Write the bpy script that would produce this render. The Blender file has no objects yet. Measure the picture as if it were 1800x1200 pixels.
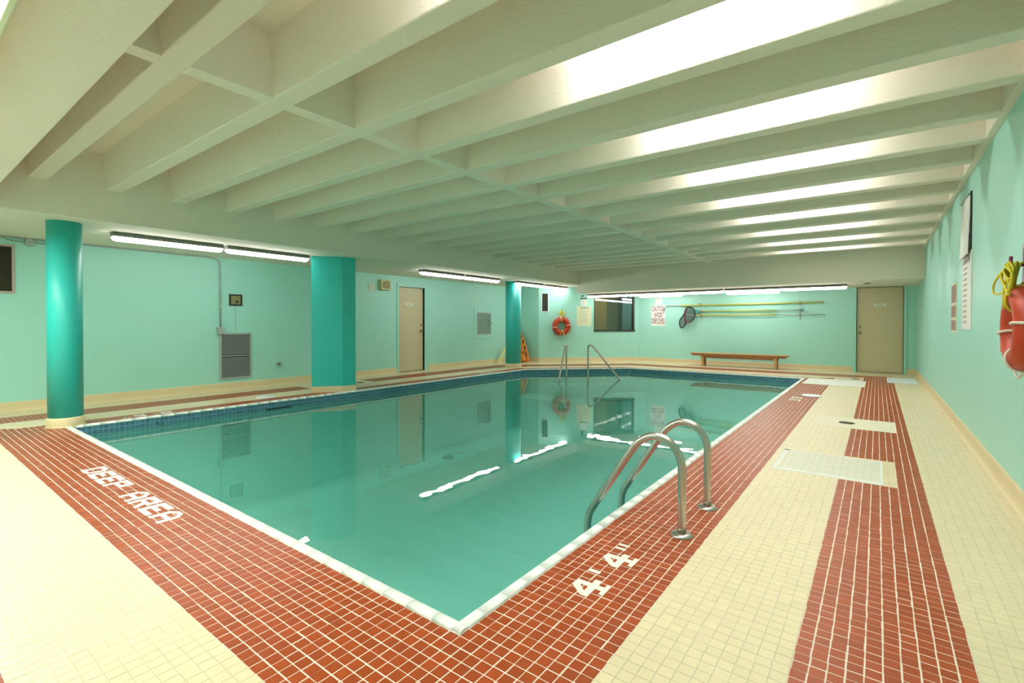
import bpy, math, random
import numpy as np
from mathutils import Vector, Matrix
random.seed(7); rng = np.random.default_rng(7)
PI = math.pi
C = bpy.context.scene.collection
SC = bpy.context.scene

# ------------------------------------------------------------------ camera, world, exposure
cam = bpy.data.cameras.new('camera'); cam_ob = bpy.data.objects.new('camera', cam); C.objects.link(cam_ob)
cam.sensor_fit = 'HORIZONTAL'; cam.sensor_width = 36.0; cam.lens = 853.585 / 1800 * 36
cam.shift_y = -(600 - 579.04) / 1800; cam.clip_start = 0.05; cam.clip_end = 100
cam_ob.matrix_world = (Matrix.Translation((0, 0, 1.18)) @ Matrix.Rotation(math.radians(36.952), 4, 'Z')
                       @ Matrix.Rotation(math.radians(90 - 0.639), 4, 'X') @ Matrix.Rotation(math.radians(0.082), 4, 'Z'))
SC.camera = cam_ob
world = bpy.data.worlds.new('world'); SC.world = world; world.use_nodes = True
world.node_tree.nodes['Background'].inputs[0].default_value = (0.02, 0.02, 0.02, 1)
SC.view_settings.view_transform = 'Standard'; SC.view_settings.look = 'None'
SC.view_settings.gamma = 1.0; SC.view_settings.use_curve_mapping = False
SC.view_settings.exposure = 0.0
SC.cycles.diffuse_bounces = 7; SC.cycles.max_bounces = 14; SC.cycles.glossy_bounces = 4
SC.cycles.caustics_reflective = False; SC.cycles.caustics_refractive = False
SC.cycles.sample_clamp_indirect = 6.0
LAMP = 22.0            # emission of every fluorescent diffuser
LAMP_COFFER = 60.0
LAMP_BOX = 40.0
LAMP_FAR = 18.0
LAMP_COL = (1.0, 0.96, 0.92)

# ------------------------------------------------------------------ materials
def mat(name, col, rough=0.5, metal=0.0, bump=0.0, bscale=60.0, var=0.0, vscale=3.0, island=0.0, spec=0.5, emit=None, estr=0.0, coat=0.0):
    m = bpy.data.materials.new(name); m.use_nodes = True
    nt = m.node_tree; b = nt.nodes['Principled BSDF']; N = nt.nodes.new; L = nt.links.new
    b.inputs['Base Color'].default_value = (*col, 1); b.inputs['Roughness'].default_value = rough
    b.inputs['Metallic'].default_value = metal; b.inputs['Specular IOR Level'].default_value = spec
    b.inputs['Coat Weight'].default_value = coat
    src = None
    if var or bump:
        tc = N('ShaderNodeTexCoord')
    if var:
        nz = N('ShaderNodeTexNoise'); nz.inputs['Scale'].default_value = vscale; nz.inputs['Detail'].default_value = 4
        L(tc.outputs['Object'], nz.inputs['Vector'])
        mx = N('ShaderNodeMix'); mx.data_type = 'RGBA'
        mx.inputs['A'].default_value = (*[c * (1 - var) for c in col], 1); mx.inputs['B'].default_value = (*[min(1, c * (1 + var)) for c in col], 1)
        L(nz.outputs['Fac'], mx.inputs['Factor']); src = mx.outputs['Result']
    if island:
        g = N('ShaderNodeNewGeometry'); oi = N('ShaderNodeObjectInfo'); ad = N('ShaderNodeMath'); ad.operation = 'ADD'
        L(g.outputs['Random Per Island'], ad.inputs[0]); L(oi.outputs['Random'], ad.inputs[1])
        fr = N('ShaderNodeMath'); fr.operation = 'FRACT'; L(ad.outputs[0], fr.inputs[0])
        hs = N('ShaderNodeHueSaturation'); mr = N('ShaderNodeMapRange')
        mr.inputs['To Min'].default_value = 1 - island; mr.inputs['To Max'].default_value = 1 + island
        L(fr.outputs[0], mr.inputs['Value']); L(mr.outputs['Result'], hs.inputs['Value'])
        if src: L(src, hs.inputs['Color'])
        else: hs.inputs['Color'].default_value = (*col, 1)
        src = hs.outputs['Color']
    if src: L(src, b.inputs['Base Color'])
    if bump:
        nb = N('ShaderNodeTexNoise'); nb.inputs['Scale'].default_value = bscale; nb.inputs['Detail'].default_value = 3
        L(tc.outputs['Object'], nb.inputs['Vector'])
        bp = N('ShaderNodeBump'); bp.inputs['Strength'].default_value = bump; bp.inputs['Distance'].default_value = 0.01
        L(nb.outputs['Fac'], bp.inputs['Height']); L(bp.outputs['Normal'], b.inputs['Normal'])
    if emit:
        b.inputs['Emission Color'].default_value = (*emit, 1); b.inputs['Emission Strength'].default_value = estr
    return m

M = {}
M['wall'] = mat('aqua_wall_paint', (0.37, 0.72, 0.63), 0.42, bump=0.12, bscale=45, var=0.03, vscale=1.5)
M['ceiling'] = mat('stucco_ceiling_paint', (0.80, 0.745, 0.65), 0.75, bump=0.4, bscale=55)
M['teal'] = mat('teal_column_paint', (0.03, 0.49, 0.45), 0.42, bump=0.08, bscale=40)
M['red'] = mat('red_quarry_tile', (0.33, 0.056, 0.010), 0.32, spec=0.40, island=0.10, var=0.08, vscale=9)
M['cream'] = mat('cream_mosaic_tile', (0.75, 0.64, 0.42), 0.35, island=0.03, var=0.04, vscale=2)
M['grout'] = mat('pale_grout', (0.80, 0.71, 0.60), 0.8, var=0.05, vscale=5)
M['hazed'] = mat('grout_hazed_tile', (0.70, 0.67, 0.55), 0.5, var=0.05, vscale=8)
M['cream_grout'] = mat('dull_cream_grout', (0.60, 0.54, 0.38), 0.8)
M['white_tile'] = mat('white_mosaic_tile', (0.80, 0.80, 0.72), 0.4, var=0.05, vscale=30)
M['patch'] = mat('cream_mortar', (0.74, 0.68, 0.50), 0.55, var=0.06, vscale=6)
M['patch_white'] = mat('whitish_mortar', (0.74, 0.74, 0.66), 0.6, var=0.07, vscale=9)
M['cove'] = mat('tan_cove_tile', (0.74, 0.60, 0.36), 0.4, var=0.05, vscale=3)
M['coping'] = mat('white_bullnose_tile', (0.86, 0.89, 0.84), 0.35, island=0.015, var=0.06, vscale=14)
M['blue'] = mat('blue_pool_tile', (0.065, 0.18, 0.28), 0.25, island=0.22)
M['blue_grout'] = mat('pale_blue_grout', (0.24, 0.42, 0.50), 0.7)
M['shell'] = mat('pool_plaster', (0.44, 0.93, 0.82), 0.7, var=0.05, vscale=1.2)
M['steel'] = mat('stainless_steel', (0.52, 0.48, 0.44), 0.30, metal=1.0, var=0.12, vscale=8)
M['dark_steel'] = mat('tarnished_steel', (0.30, 0.25, 0.18), 0.4, metal=0.9, var=0.3, vscale=30)
M['housing'] = mat('grey_fixture_housing', (0.17, 0.17, 0.14), 0.5)
M['light_frame'] = mat('pale_green_light_frame', (0.72, 0.78, 0.58), 0.5)
M['clip'] = mat('plastic_clip', (0.62, 0.63, 0.58), 0.5)
M['lamp'] = mat('lit_diffuser', (0.9, 0.9, 0.9), 0.3, emit=LAMP_COL, estr=LAMP)
M['lamp_far'] = mat('lit_far_diffuser', (0.9, 0.9, 0.9), 0.3, emit=LAMP_COL, estr=LAMP_FAR)
M['lamp_box'] = mat('lit_box_diffuser', (0.9, 0.9, 0.9), 0.3, emit=(1.0, 0.96, 0.88), estr=LAMP_BOX)
M['lamp_fill'] = mat('corridor_fill_glow', (0.9, 0.9, 0.9), 0.3, emit=LAMP_COL, estr=25.0)  # glow of the fill lamps added in the corridor
M['lamp_coffer'] = mat('lit_diffuser_coffer', (0.9, 0.9, 0.9), 0.3, emit=(1.0, 0.98, 0.98), estr=LAMP_COFFER)
M['door'] = mat('beige_door_paint', (0.60, 0.52, 0.33), 0.45, var=0.04, vscale=2)
M['brass'] = mat('dull_metal', (0.26, 0.23, 0.17), 0.35, metal=0.9)
M['black'] = mat('black_plastic', (0.012, 0.012, 0.012), 0.45)
M['grille'] = mat('grey_grille_metal', (0.28, 0.31, 0.29), 0.5, metal=0.3)
M['grille_dark'] = mat('dark_louvre_metal', (0.07, 0.065, 0.04), 0.5)
M['void'] = mat('dark_duct', (0.010, 0.010, 0.010), 0.9)
M['pink_frame'] = mat('dusty_pink_trim', (0.50, 0.40, 0.37), 0.5)
M['grey_box'] = mat('grey_box', (0.36, 0.42, 0.40), 0.5)
M['olive'] = mat('olive_panel', (0.26, 0.24, 0.09), 0.5, var=0.2, vscale=20)
M['beige_plastic'] = mat('beige_plastic', (0.58, 0.52, 0.25), 0.5)
M['pale_plate'] = mat('pale_plate', (0.56, 0.66, 0.48), 0.5)
M['cab_glass'] = mat('grey_cabinet_panel', (0.22, 0.32, 0.28), 0.25, var=0.12, vscale=8)
M['paper'] = mat('white_paper', (0.76, 0.80, 0.72), 0.7)
M['cream_paper'] = mat('cream_paper', (0.72, 0.74, 0.52), 0.7, var=0.04, vscale=6)
M['print'] = mat('grey_print', (0.24, 0.30, 0.25), 0.8)
M['pale_print'] = mat('faint_print', (0.46, 0.49, 0.36), 0.8)
M['dark_print'] = mat('dark_print', (0.05, 0.06, 0.05), 0.8)
M['red_print'] = mat('maroon_print', (0.17, 0.012, 0.05), 0.7)
M['brown_print'] = mat('brown_red_print', (0.34, 0.20, 0.17), 0.7)
M['sign_white'] = mat('white_sign_board', (0.86, 0.84, 0.82), 0.5)
M['orange'] = mat('orange_spineboard', (0.80, 0.28, 0.05), 0.4, var=0.1, vscale=8)
M['orange_dark'] = mat('burnt_orange_strap', (0.50, 0.13, 0.02), 0.6)
M['ring'] = mat('orange_red_lifebuoy', (0.46, 0.042, 0.010), 0.45, var=0.12, vscale=9)
M['yellow_rope'] = mat('yellow_rope', (0.72, 0.62, 0.03), 0.6, bump=0.3, bscale=300)
M['white_rope'] = mat('white_rope', (0.78, 0.72, 0.60), 0.6, bump=0.3, bscale=300)
M['pole'] = mat('yellow_pole', (0.60, 0.58, 0.16), 0.4)
M['pole_green'] = mat('yellow_green_pole', (0.44, 0.50, 0.14), 0.4)
M['teal_plastic'] = mat('teal_plastic', (0.05, 0.36, 0.34), 0.4)
M['maroon'] = mat('maroon_net_rim', (0.20, 0.02, 0.06), 0.5)
M['wood'] = mat('varnished_wood', (0.28, 0.12, 0.04), 0.4, var=0.35, vscale=7)
M['wood_top'] = mat('pale_varnished_wood', (0.56, 0.33, 0.13), 0.4, var=0.2, vscale=7)
M['blue_sign'] = mat('navy_sign', (0.02, 0.02, 0.12), 0.4)
M['lid'] = mat('white_plastic_lid', (0.80, 0.84, 0.86), 0.4)
M['yellow_foam'] = mat('pale_yellow_board', (0.74, 0.70, 0.32), 0.5)
M['ochre'] = mat('ochre_corridor_wall', (0.55, 0.38, 0.12), 0.6)
M['corr_olive'] = mat('olive_corridor_wall', (0.26, 0.25, 0.10), 0.6)
M['corr_teal'] = mat('teal_corridor_wall', (0.13, 0.29, 0.31), 0.6)
M['corr_ceiling'] = mat('brown_corridor_ceiling', (0.22, 0.15, 0.11), 0.7)
M['white_frame'] = mat('white_trim', (0.70, 0.82, 0.76), 0.5)
M['frame_dark'] = mat('dark_window_frame', (0.025, 0.030, 0.025), 0.4)

def water_mat():
    m = bpy.data.materials.new('pool_water'); m.use_nodes = True; nt = m.node_tree; nt.nodes.clear(); N = nt.nodes.new; L = nt.links.new
    out = N('ShaderNodeOutputMaterial'); mix = N('ShaderNodeMixShader'); tr = N('ShaderNodeBsdfTransparent'); gl = N('ShaderNodeBsdfGlossy')
    tr.inputs['Color'].default_value = (0.90, 0.985, 0.965, 1); gl.inputs['Roughness'].default_value = 0.0
    fr = N('ShaderNodeFresnel'); fr.inputs['IOR'].default_value = 1.50
    tc = N('ShaderNodeTexCoord'); n1 = N('ShaderNodeTexNoise'); n1.inputs['Scale'].default_value = 3.0; n1.inputs['Detail'].default_value = 2.0
    L(tc.outputs['Object'], n1.inputs['Vector'])
    bp = N('ShaderNodeBump'); bp.inputs['Strength'].default_value = 0.022; bp.inputs['Distance'].default_value = 0.05
    L(n1.outputs['Fac'], bp.inputs['Height']); L(bp.outputs['Normal'], gl.inputs['Normal'])
    df = N('ShaderNodeBsdfDiffuse'); df.inputs['Color'].default_value = (0.19, 0.76, 0.62, 1)   # murk in the water
    bd = N('ShaderNodeMixShader'); bd.inputs[0].default_value = 0.30; L(tr.outputs[0], bd.inputs[1]); L(df.outputs[0], bd.inputs[2])
    L(fr.outputs['Fac'], mix.inputs['Fac']); L(bd.outputs[0], mix.inputs[1]); L(gl.outputs[0], mix.inputs[2]); L(mix.outputs[0], out.inputs['Surface'])
    return m
M['water'] = water_mat()
def glass_mat():
    m = bpy.data.materials.new('window_glass'); m.use_nodes = True; nt = m.node_tree; nt.nodes.clear(); N = nt.nodes.new; L = nt.links.new
    out = N('ShaderNodeOutputMaterial'); mix = N('ShaderNodeMixShader'); tr = N('ShaderNodeBsdfTransparent'); gl = N('ShaderNodeBsdfGlossy')
    tr.inputs['Color'].default_value = (0.86, 0.92, 0.88, 1); gl.inputs['Roughness'].default_value = 0.0
    fr = N('ShaderNodeFresnel'); fr.inputs['IOR'].default_value = 1.75
    L(fr.outputs['Fac'], mix.inputs['Fac']); L(tr.outputs[0], mix.inputs[1]); L(gl.outputs[0], mix.inputs[2]); L(mix.outputs[0], out.inputs['Surface'])
    return m
M['glass'] = glass_mat()
def net_mat():
    m = bpy.data.materials.new('net_mesh'); m.use_nodes = True; nt = m.node_tree; b = nt.nodes['Principled BSDF']; N = nt.nodes.new; L = nt.links.new
    b.inputs['Base Color'].default_value = (0.03, 0.06, 0.06, 1)
    mix = N('ShaderNodeMixShader'); tr = N('ShaderNodeBsdfTransparent'); mix.inputs[0].default_value = 0.6
    L(tr.outputs[0], mix.inputs[1]); L(b.outputs[0], mix.inputs[2]); L(mix.outputs[0], nt.nodes['Material Output'].inputs['Surface'])
    return m
M['net'] = net_mat()

# ------------------------------------------------------------------ mesh builder
class MB:
    def __init__(s): s.v = []; s.f = []; s.sm = []; s.mi = []
    def add(s, vs, fs, smooth=False, mi=0):
        o = len(s.v); s.v.extend([tuple(map(float, q)) for q in vs])
        for f in fs: s.f.append(tuple(i + o for i in f)); s.sm.append(smooth); s.mi.append(mi)
        return s
    def box(s, x0, x1, y0, y1, z0, z1, mi=0):
        v = [(x, y, z) for z in (z0, z1) for y in (y0, y1) for x in (x0, x1)]
        return s.add(v, [(0, 2, 3, 1), (4, 5, 7, 6), (0, 1, 5, 4), (2, 6, 7, 3), (0, 4, 6, 2), (1, 3, 7, 5)], mi=mi)
    def prism(s, pts, z0, z1, mi=0, smooth=False):            # polygon (ccw) in xy extruded along z
        n = len(pts)
        s.add([(x, y, z0) for x, y in pts] + [(x, y, z1) for x, y in pts], [tuple(range(n))[::-1], tuple(range(n, 2 * n))], mi=mi)
        o = len(s.v) - 2 * n
        for i in range(n):
            j = (i + 1) % n; s.f.append((o + i, o + j, o + n + j, o + n + i)); s.sm.append(smooth); s.mi.append(mi)
        return s
    def extrude_x(s, prof, x0, x1, mi=0, smooth=False):       # profile [(y,z)] (seen along +x, ccw) extruded along x
        n = len(prof)
        s.add([(x0, y, z) for y, z in prof] + [(x1, y, z) for y, z in prof], [tuple(range(n))[::-1], tuple(range(n, 2 * n))], mi=mi)
        o = len(s.v) - 2 * n
        for i in range(n):
            j = (i + 1) % n; s.f.append((o + i, o + j, o + n + j, o + n + i)); s.sm.append(smooth); s.mi.append(mi)
        return s
    def lathe(s, prof, n=32, c=(0, 0), mi=0, smooth=True):    # profile [(r,z)]
        k = len(prof); v = []
        for r, z in prof:
            for i in range(n):
                a = 2 * PI * i / n; v.append((c[0] + r * math.cos(a), c[1] + r * math.sin(a), z))
        f = [(j * n + i, j * n + (i + 1) % n, (j + 1) * n + (i + 1) % n, (j + 1) * n + i) for j in range(k - 1) for i in range(n)]
        s.add(v, f, smooth, mi); o = len(s.v) - len(v)
        s.f.append(tuple(o + i for i in range(n))[::-1]); s.sm.append(False); s.mi.append(mi)
        s.f.append(tuple(o + (k - 1) * n + i for i in range(n))); s.sm.append(False); s.mi.append(mi)
        return s
    def tube(s, pts, r, n=12, closed=False, mi=0):
        P = [Vector(p) for p in pts]; m = len(P); v = []; up = None
        for i in range(m):
            a = P[(i - 1) % m] if (closed or i > 0) else P[i]; b = P[(i + 1) % m] if (closed or i < m - 1) else P[i]
            t = (b - a).normalized()
            if up is None: up = Vector((0, 0, 1)) if abs(t.z) < 0.9 else Vector((0, 1, 0))
            e1 = (up - t * up.dot(t)).normalized(); e2 = t.cross(e1); up = e1
            for k in range(n):
                an = 2 * PI * k / n; v.append(P[i] + (e1 * math.cos(an) + e2 * math.sin(an)) * r)
        f = []
        for i in range(m if closed else m - 1):
            j = (i + 1) % m
            for k in range(n): f.append((i * n + k, i * n + (k + 1) % n, j * n + (k + 1) % n, j * n + k))
        s.add(v, f, True, mi)
        if not closed:
            o = len(s.v) - len(v)
            s.f.append(tuple(o + k for k in range(n))[::-1]); s.sm.append(False); s.mi.append(mi)
            s.f.append(tuple(o + (m - 1) * n + k for k in range(n))); s.sm.append(False); s.mi.append(mi)
        return s
    def mesh(s, name):
        me = bpy.data.meshes.new(name); me.from_pydata(s.v, [], s.f); me.update()
        me.polygons.foreach_set('use_smooth', s.sm); me.polygons.foreach_set('material_index', s.mi)
        return me

def spline(pts, n=8, closed=False):
    P = [Vector(p) for p in pts]; m = len(P); out = []
    for i in range(m if closed else m - 1):
        g = lambda k: P[k % m] if closed else P[min(max(k, 0), m - 1)]
        a, b, c, d = g(i - 1), g(i), g(i + 1), g(i + 2)
        for k in range(n):
            t = k / n; out.append(0.5 * ((2 * b) + (c - a) * t + (2 * a - 5 * b + 4 * c - d) * t * t + (3 * b - a - 3 * c + d) * t ** 3))
    if not closed: out.append(P[-1])
    return out

def obj(name, mb, material, parent=None, loc=(0, 0, 0), rz=0.0, bevel=0.0):
    me = mb.mesh(name) if isinstance(mb, MB) else mb
    o = bpy.data.objects.new(name, me); C.objects.link(o)
    if not me.materials:
        for q in (material if isinstance(material, (list, tuple)) else [material]): me.materials.append(M[q])
    o.location = loc; o.rotation_euler = (0, 0, rz)
    if parent: o.parent = parent
    if bevel:
        b = o.modifiers.new('bevel', 'BEVEL'); b.width = bevel; b.segments = 2; b.limit_method = 'ANGLE'
    return o
def tag(o, label=None, cat=None, group=None, kind=None):
    if label: o['label'] = label
    if cat: o['category'] = cat
    if group: o['group'] = group
    if kind: o['kind'] = kind
    return o
def thing(name, label, cat, loc=(0, 0, 0), rz=0.0, group=None):
    o = bpy.data.objects.new(name, None); C.objects.link(o); o.empty_display_size = 0.1
    o.location = loc; o.rotation_euler = (0, 0, rz)
    return tag(o, label, cat, group)
def struct(name, mb, material, label=None, **k):
    o = obj(name, mb, material, **k)
    if not k.get('parent'): o['kind'] = 'structure'
    if label: o['label'] = label
    return o
def copy_tree(root, loc, rz, label=None, group=None):
    r = root.copy(); C.objects.link(r); r.location = loc; r.rotation_euler = (0, 0, rz)
    if label: r['label'] = label
    if group: r['group'] = group
    for ch in root.children:
        c = ch.copy(); C.objects.link(c); c.parent = r
        for g in ch.children:
            d = g.copy(); C.objects.link(d); d.parent = c
    return r
def text(name, body, w, h, parent, loc, material, bold=0.0):
    """flat lettering of width w and height h standing on a wall face (built-in font turned into a mesh)."""
    cu = bpy.data.curves.new(name, 'FONT'); cu.body = body; cu.size = 1.0; cu.extrude = 0.0; cu.align_x = 'CENTER'; cu.align_y = 'CENTER'
    cu.offset = bold; cu.resolution_u = 3
    o = bpy.data.objects.new(name, cu); C.objects.link(o); bpy.context.view_layer.update()
    me = bpy.data.meshes.new_from_object(o.evaluated_get(bpy.context.evaluated_depsgraph_get())); bpy.data.objects.remove(o)
    v = np.zeros(len(me.vertices) * 3); me.vertices.foreach_get('co', v); v = v.reshape(-1, 3); lo, hi = v.min(0), v.max(0)
    q = np.zeros_like(v); q[:, 0] = ((v[:, 0] - lo[0]) / (hi[0] - lo[0]) - .5) * w; q[:, 2] = ((v[:, 1] - lo[1]) / (hi[1] - lo[1]) - .5) * h
    me.vertices.foreach_set('co', q.reshape(-1)); me.update(); me.materials.clear(); me.materials.append(M[material])
    o = bpy.data.objects.new(name, me); C.objects.link(o); o.parent = parent; o.location = loc
    return o

# ------------------------------------------------------------------ main dimensions (metres)
XL, XR, YN, YF = -9.25, 0.745, -0.75, 14.85        # room: left, right, near and far wall faces
CO = (-8.399, 12.54); CLEN = 3.266; R45 = PI / 4   # corner wall at 45 degrees
ZB, ZC = 2.70, 3.10                                # beam underside, coffer ceiling
XFAS, YNF, YFF = -7.04, 0.677, 12.55               # fascias of left, near and far soffit
ZSL, ZSF = 2.34, 2.10
PX0, PX1, PY0, PY1 = -7.364, -1.255, 1.342, 12.37  # outer edge of pool coping
PCH0, PCH1 = (-7.364, 10.30), (-5.36, 12.37)       # chamfered far corner
WZ = -0.113                                        # water level
T = 0.0512                                         # tile pitch
def cw(u, d=0.0):                                   # point on corner wall, d in front of it
    return (CO[0] + u * 0.70711 + d * 0.70711, CO[1] + u * 0.70711 - d * 0.70711)

# ------------------------------------------------------------------ floor
cdir = Vector((PCH1[0] - PCH0[0], PCH1[1] - PCH0[1])).normalized(); cnx, cny = -cdir.y, cdir.x
def slab_pts():
    mb = MB(); z0, z1 = -0.12, -0.0013
    mb.box(XL - 0.1, PX0, YN - 0.1, YF + 0.1, z0, z1); mb.box(PX1, XR + 0.1, YN - 0.1, YF + 0.1, z0, z1)
    mb.box(PX0, PX1, YN - 0.1, PY0, z0, z1); mb.box(PX0, PX1, PY1, YF + 0.1, z0, z1)
    mb.prism([PCH0, PCH1, (PX0, PY1)], z0, z1)
    return mb
floor = struct('floor', slab_pts(), 'grout', 'red and cream mosaic tile pool deck')

def build_tiles():
    xs = np.arange(PX1 + T / 2 - 160 * T, XR, T); xs = xs[(xs > XL + 0.0)]
    ys = np.arange(PY0 - T / 2 - 41 * T, YF, T); ys = ys[ys > YN]
    gx, gy = np.meshgrid(xs, ys); gx = gx.ravel(); gy = gy.ravel()
    dL = PX0 - gx; dR = gx - PX1; dN = PY0 - gy; dF = gy - PY1
    dC = (gx - PCH0[0]) * cnx + (gy - PCH0[1]) * cny
    D = np.stack([dL, dR, dN, dF, dC]); side = D.argmax(0); d = D.max(0)
    keep = d > T * 0.42
    inwall = (gy - gx) > (20.9386 + 0.02)             # behind the corner wall
    keep &= ~(inwall & (gx > CO[0])) ; keep &= ~((gx < CO[0]) & (gy > CO[1] + 0.02))
    th = np.array([[.36, .84, 1.39], [.51, 1.02, 1.535], [.55, 1.06, 1.56], [.26, .86, 1.50], [.36, .86, 1.42]])[side]
    red = (d < th[:, 0]) | ((d > th[:, 1]) & (d < th[:, 2]))
    # cream relaid rows that cut the red stripes
    cream_rects = [(-0.60, 0.155, 6.70, 7.44), (-0.70, 0.135, 4.45, 5.27), (-1.19, -0.18, 11.30, 12.50), (-0.72, -0.24, 12.5, 13.15),
                   (0.17, 0.66, 12.45, 13.60), (-9.2, -7.80, 4.85, 6.25)]
    for x0, x1, y0, y1 in cream_rects: red &= ~((gx > x0) & (gx < x1) & (gy > y0) & (gy < y1))
    smooth_rects = [(-0.60, 0.175, 6.72, 7.44), (-1.19, -0.18, 11.30, 12.50), (0.17, 0.66, 12.45, 13.60)]
    for x0, x1, y0, y1 in smooth_rects: keep &= ~((gx > x0) & (gx < x1) & (gy > y0) & (gy < y1))
    gx, gy, red = gx[keep], gy[keep], red[keep]
    # 300 tiles that show largest: nearest inside the picture
    c, s = math.cos(math.radians(36.952)), math.sin(math.radians(36.952))
    depth = -gx * s + gy * c; lat = gx * c + gy * s
    px = 900 + 853.6 * lat / np.maximum(depth, .01); py = 579 + 853.6 * (1.18 - .0111 * depth) / np.maximum(depth, .01)
    inv = (depth > 0.3) & (px > 0) & (px < 1800) & (py < 1195)
    score = np.where(inv, depth ** 3 + 0.0, 1e9); order = np.argsort(score)
    single = np.zeros(len(gx), bool); single[order[:300]] = True
    h = T / 2 - 0.0019; hc = T / 2 - 0.0008
    def tile_mesh(nm, hh, mt):
        b = 0.0010; mb = MB()
        mb.add([(-hh, -hh, -.0045), (hh, -hh, -.0045), (hh, hh, -.0045), (-hh, hh, -.0045), (-hh + b, -hh + b, 0), (hh - b, -hh + b, 0), (hh - b, hh - b, 0), (-hh + b, hh - b, 0)],
               [(4, 5, 6, 7), (0, 1, 5, 4), (1, 2, 6, 5), (2, 3, 7, 6), (3, 0, 4, 7)])
        if mt == 'cream': mb.add([(-T / 2, -T / 2, -.0008), (T / 2, -T / 2, -.0008), (T / 2, T / 2, -.0008), (-T / 2, T / 2, -.0008)], [(0, 1, 2, 3)], mi=1)
        me = mb.mesh(nm); me.materials.append(M[mt]); me.materials.append(M['cream_grout']); return me
    mr, mc = tile_mesh('red_tile', h, 'red'), tile_mesh('cream_tile', hc, 'cream')
    jx = rng.normal(0, .0007, len(gx)); jy = rng.normal(0, .0007, len(gx)); jz = rng.normal(0, .00025, len(gx))
    for i in np.nonzero(single)[0]:
        o = bpy.data.objects.new('tile', mr if red[i] else mc); C.objects.link(o); o.parent = floor
        o.location = (gx[i] + jx[i], gy[i] + jy[i], jz[i])
    idx = np.nonzero(~single)[0]; n = len(idx)
    hh = np.where(red[idx], h, hc); b = 0.0010
    V = np.zeros((n, 8, 3))
    for k, (sx, sy) in enumerate(((-1, -1), (1, -1), (1, 1), (-1, 1))):
        V[:, k, 0] = gx[idx] + jx[idx] + sx * hh; V[:, k, 1] = gy[idx] + jy[idx] + sy * hh; V[:, k, 2] = -.0045
        V[:, 4 + k, 0] = gx[idx] + jx[idx] + sx * (hh - b); V[:, 4 + k, 1] = gy[idx] + jy[idx] + sy * (hh - b); V[:, 4 + k, 2] = jz[idx]
    F = np.array([(4, 5, 6, 7), (0, 1, 5, 4), (1, 2, 6, 5), (2, 3, 7, 6), (3, 0, 4, 7)])
    A = (F[None] + (np.arange(n) * 8)[:, None, None]).reshape(-1)
    nr = np.nonzero(~red[idx])[0]; q = len(nr); ci = idx[nr]           # cream grout bed under every cream tile
    VB = np.zeros((q, 4, 3)); VB[:, :, 2] = -.0008
    for k, (sx, sy) in enumerate(((-1, -1), (1, -1), (1, 1), (-1, 1))): VB[:, k, 0] = gx[ci] + sx * T / 2; VB[:, k, 1] = gy[ci] + sy * T / 2
    nf = n * 5 + q; allv = np.concatenate([V.reshape(-1), VB.reshape(-1)]); alli = np.concatenate([A, np.arange(q * 4) + n * 8])
    me = bpy.data.meshes.new('tile_field'); me.vertices.add(n * 8 + q * 4); me.vertices.foreach_set('co', allv)
    me.loops.add(nf * 4); me.loops.foreach_set('vertex_index', alli.astype(np.int32))
    me.polygons.add(nf); me.polygons.foreach_set('loop_start', np.arange(0, nf * 4, 4, dtype=np.int32))
    me.polygons.foreach_set('material_index', np.concatenate([np.repeat(np.where(red[idx], 0, np.where((gx[idx] > -.66) & (gx[idx] < .03) & (gy[idx] > 4.47) & (gy[idx] < 5.23), 3, 1)), 5), np.full(q, 2)]).astype(np.int32))
    me.polygons.foreach_set('use_smooth', np.zeros(nf, bool)); me.update(calc_edges=True); me.validate()
    for nm in ('red', 'cream', 'cream_grout', 'hazed'): me.materials.append(M[nm])
    o = bpy.data.objects.new('tile_field', me); C.objects.link(o); o.parent = floor; o['kind'] = 'stuff'
build_tiles()

# patches, letters and numbers laid into the floor
def patch(name, x0, x1, y0, y1, m, label):
    o = obj(name, MB().box(x0, x1, y0, y1, -0.003, 0.0012), m, floor); o['label'] = label
patch('mortar_patch', -0.60, 0.175, 6.72, 7.44, 'patch', 'smooth cream mortar patch around a drain')
patch('mortar_patch', -1.19, -0.18, 11.30, 12.50, 'patch_white', 'pale mortar patch beside the far pool corner')
mb = MB(); x0, x1, y0, y1 = -0.69, 0.045, 4.47, 5.23
mb.box(x0, x1, y0, y0 + .075, 0, .0016); mb.box(x0, x1, y1 - .03, y1, 0, .0014); mb.box(x0, x0 + .04, y0, y1, 0, .0014); mb.box(x1 - .02, x1, y0, y1, 0, .0015)
o = obj('grout_smear', mb, 'patch_white', floor); o['label'] = 'whitish grout smeared round a relaid rectangle of cream tiles'

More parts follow.
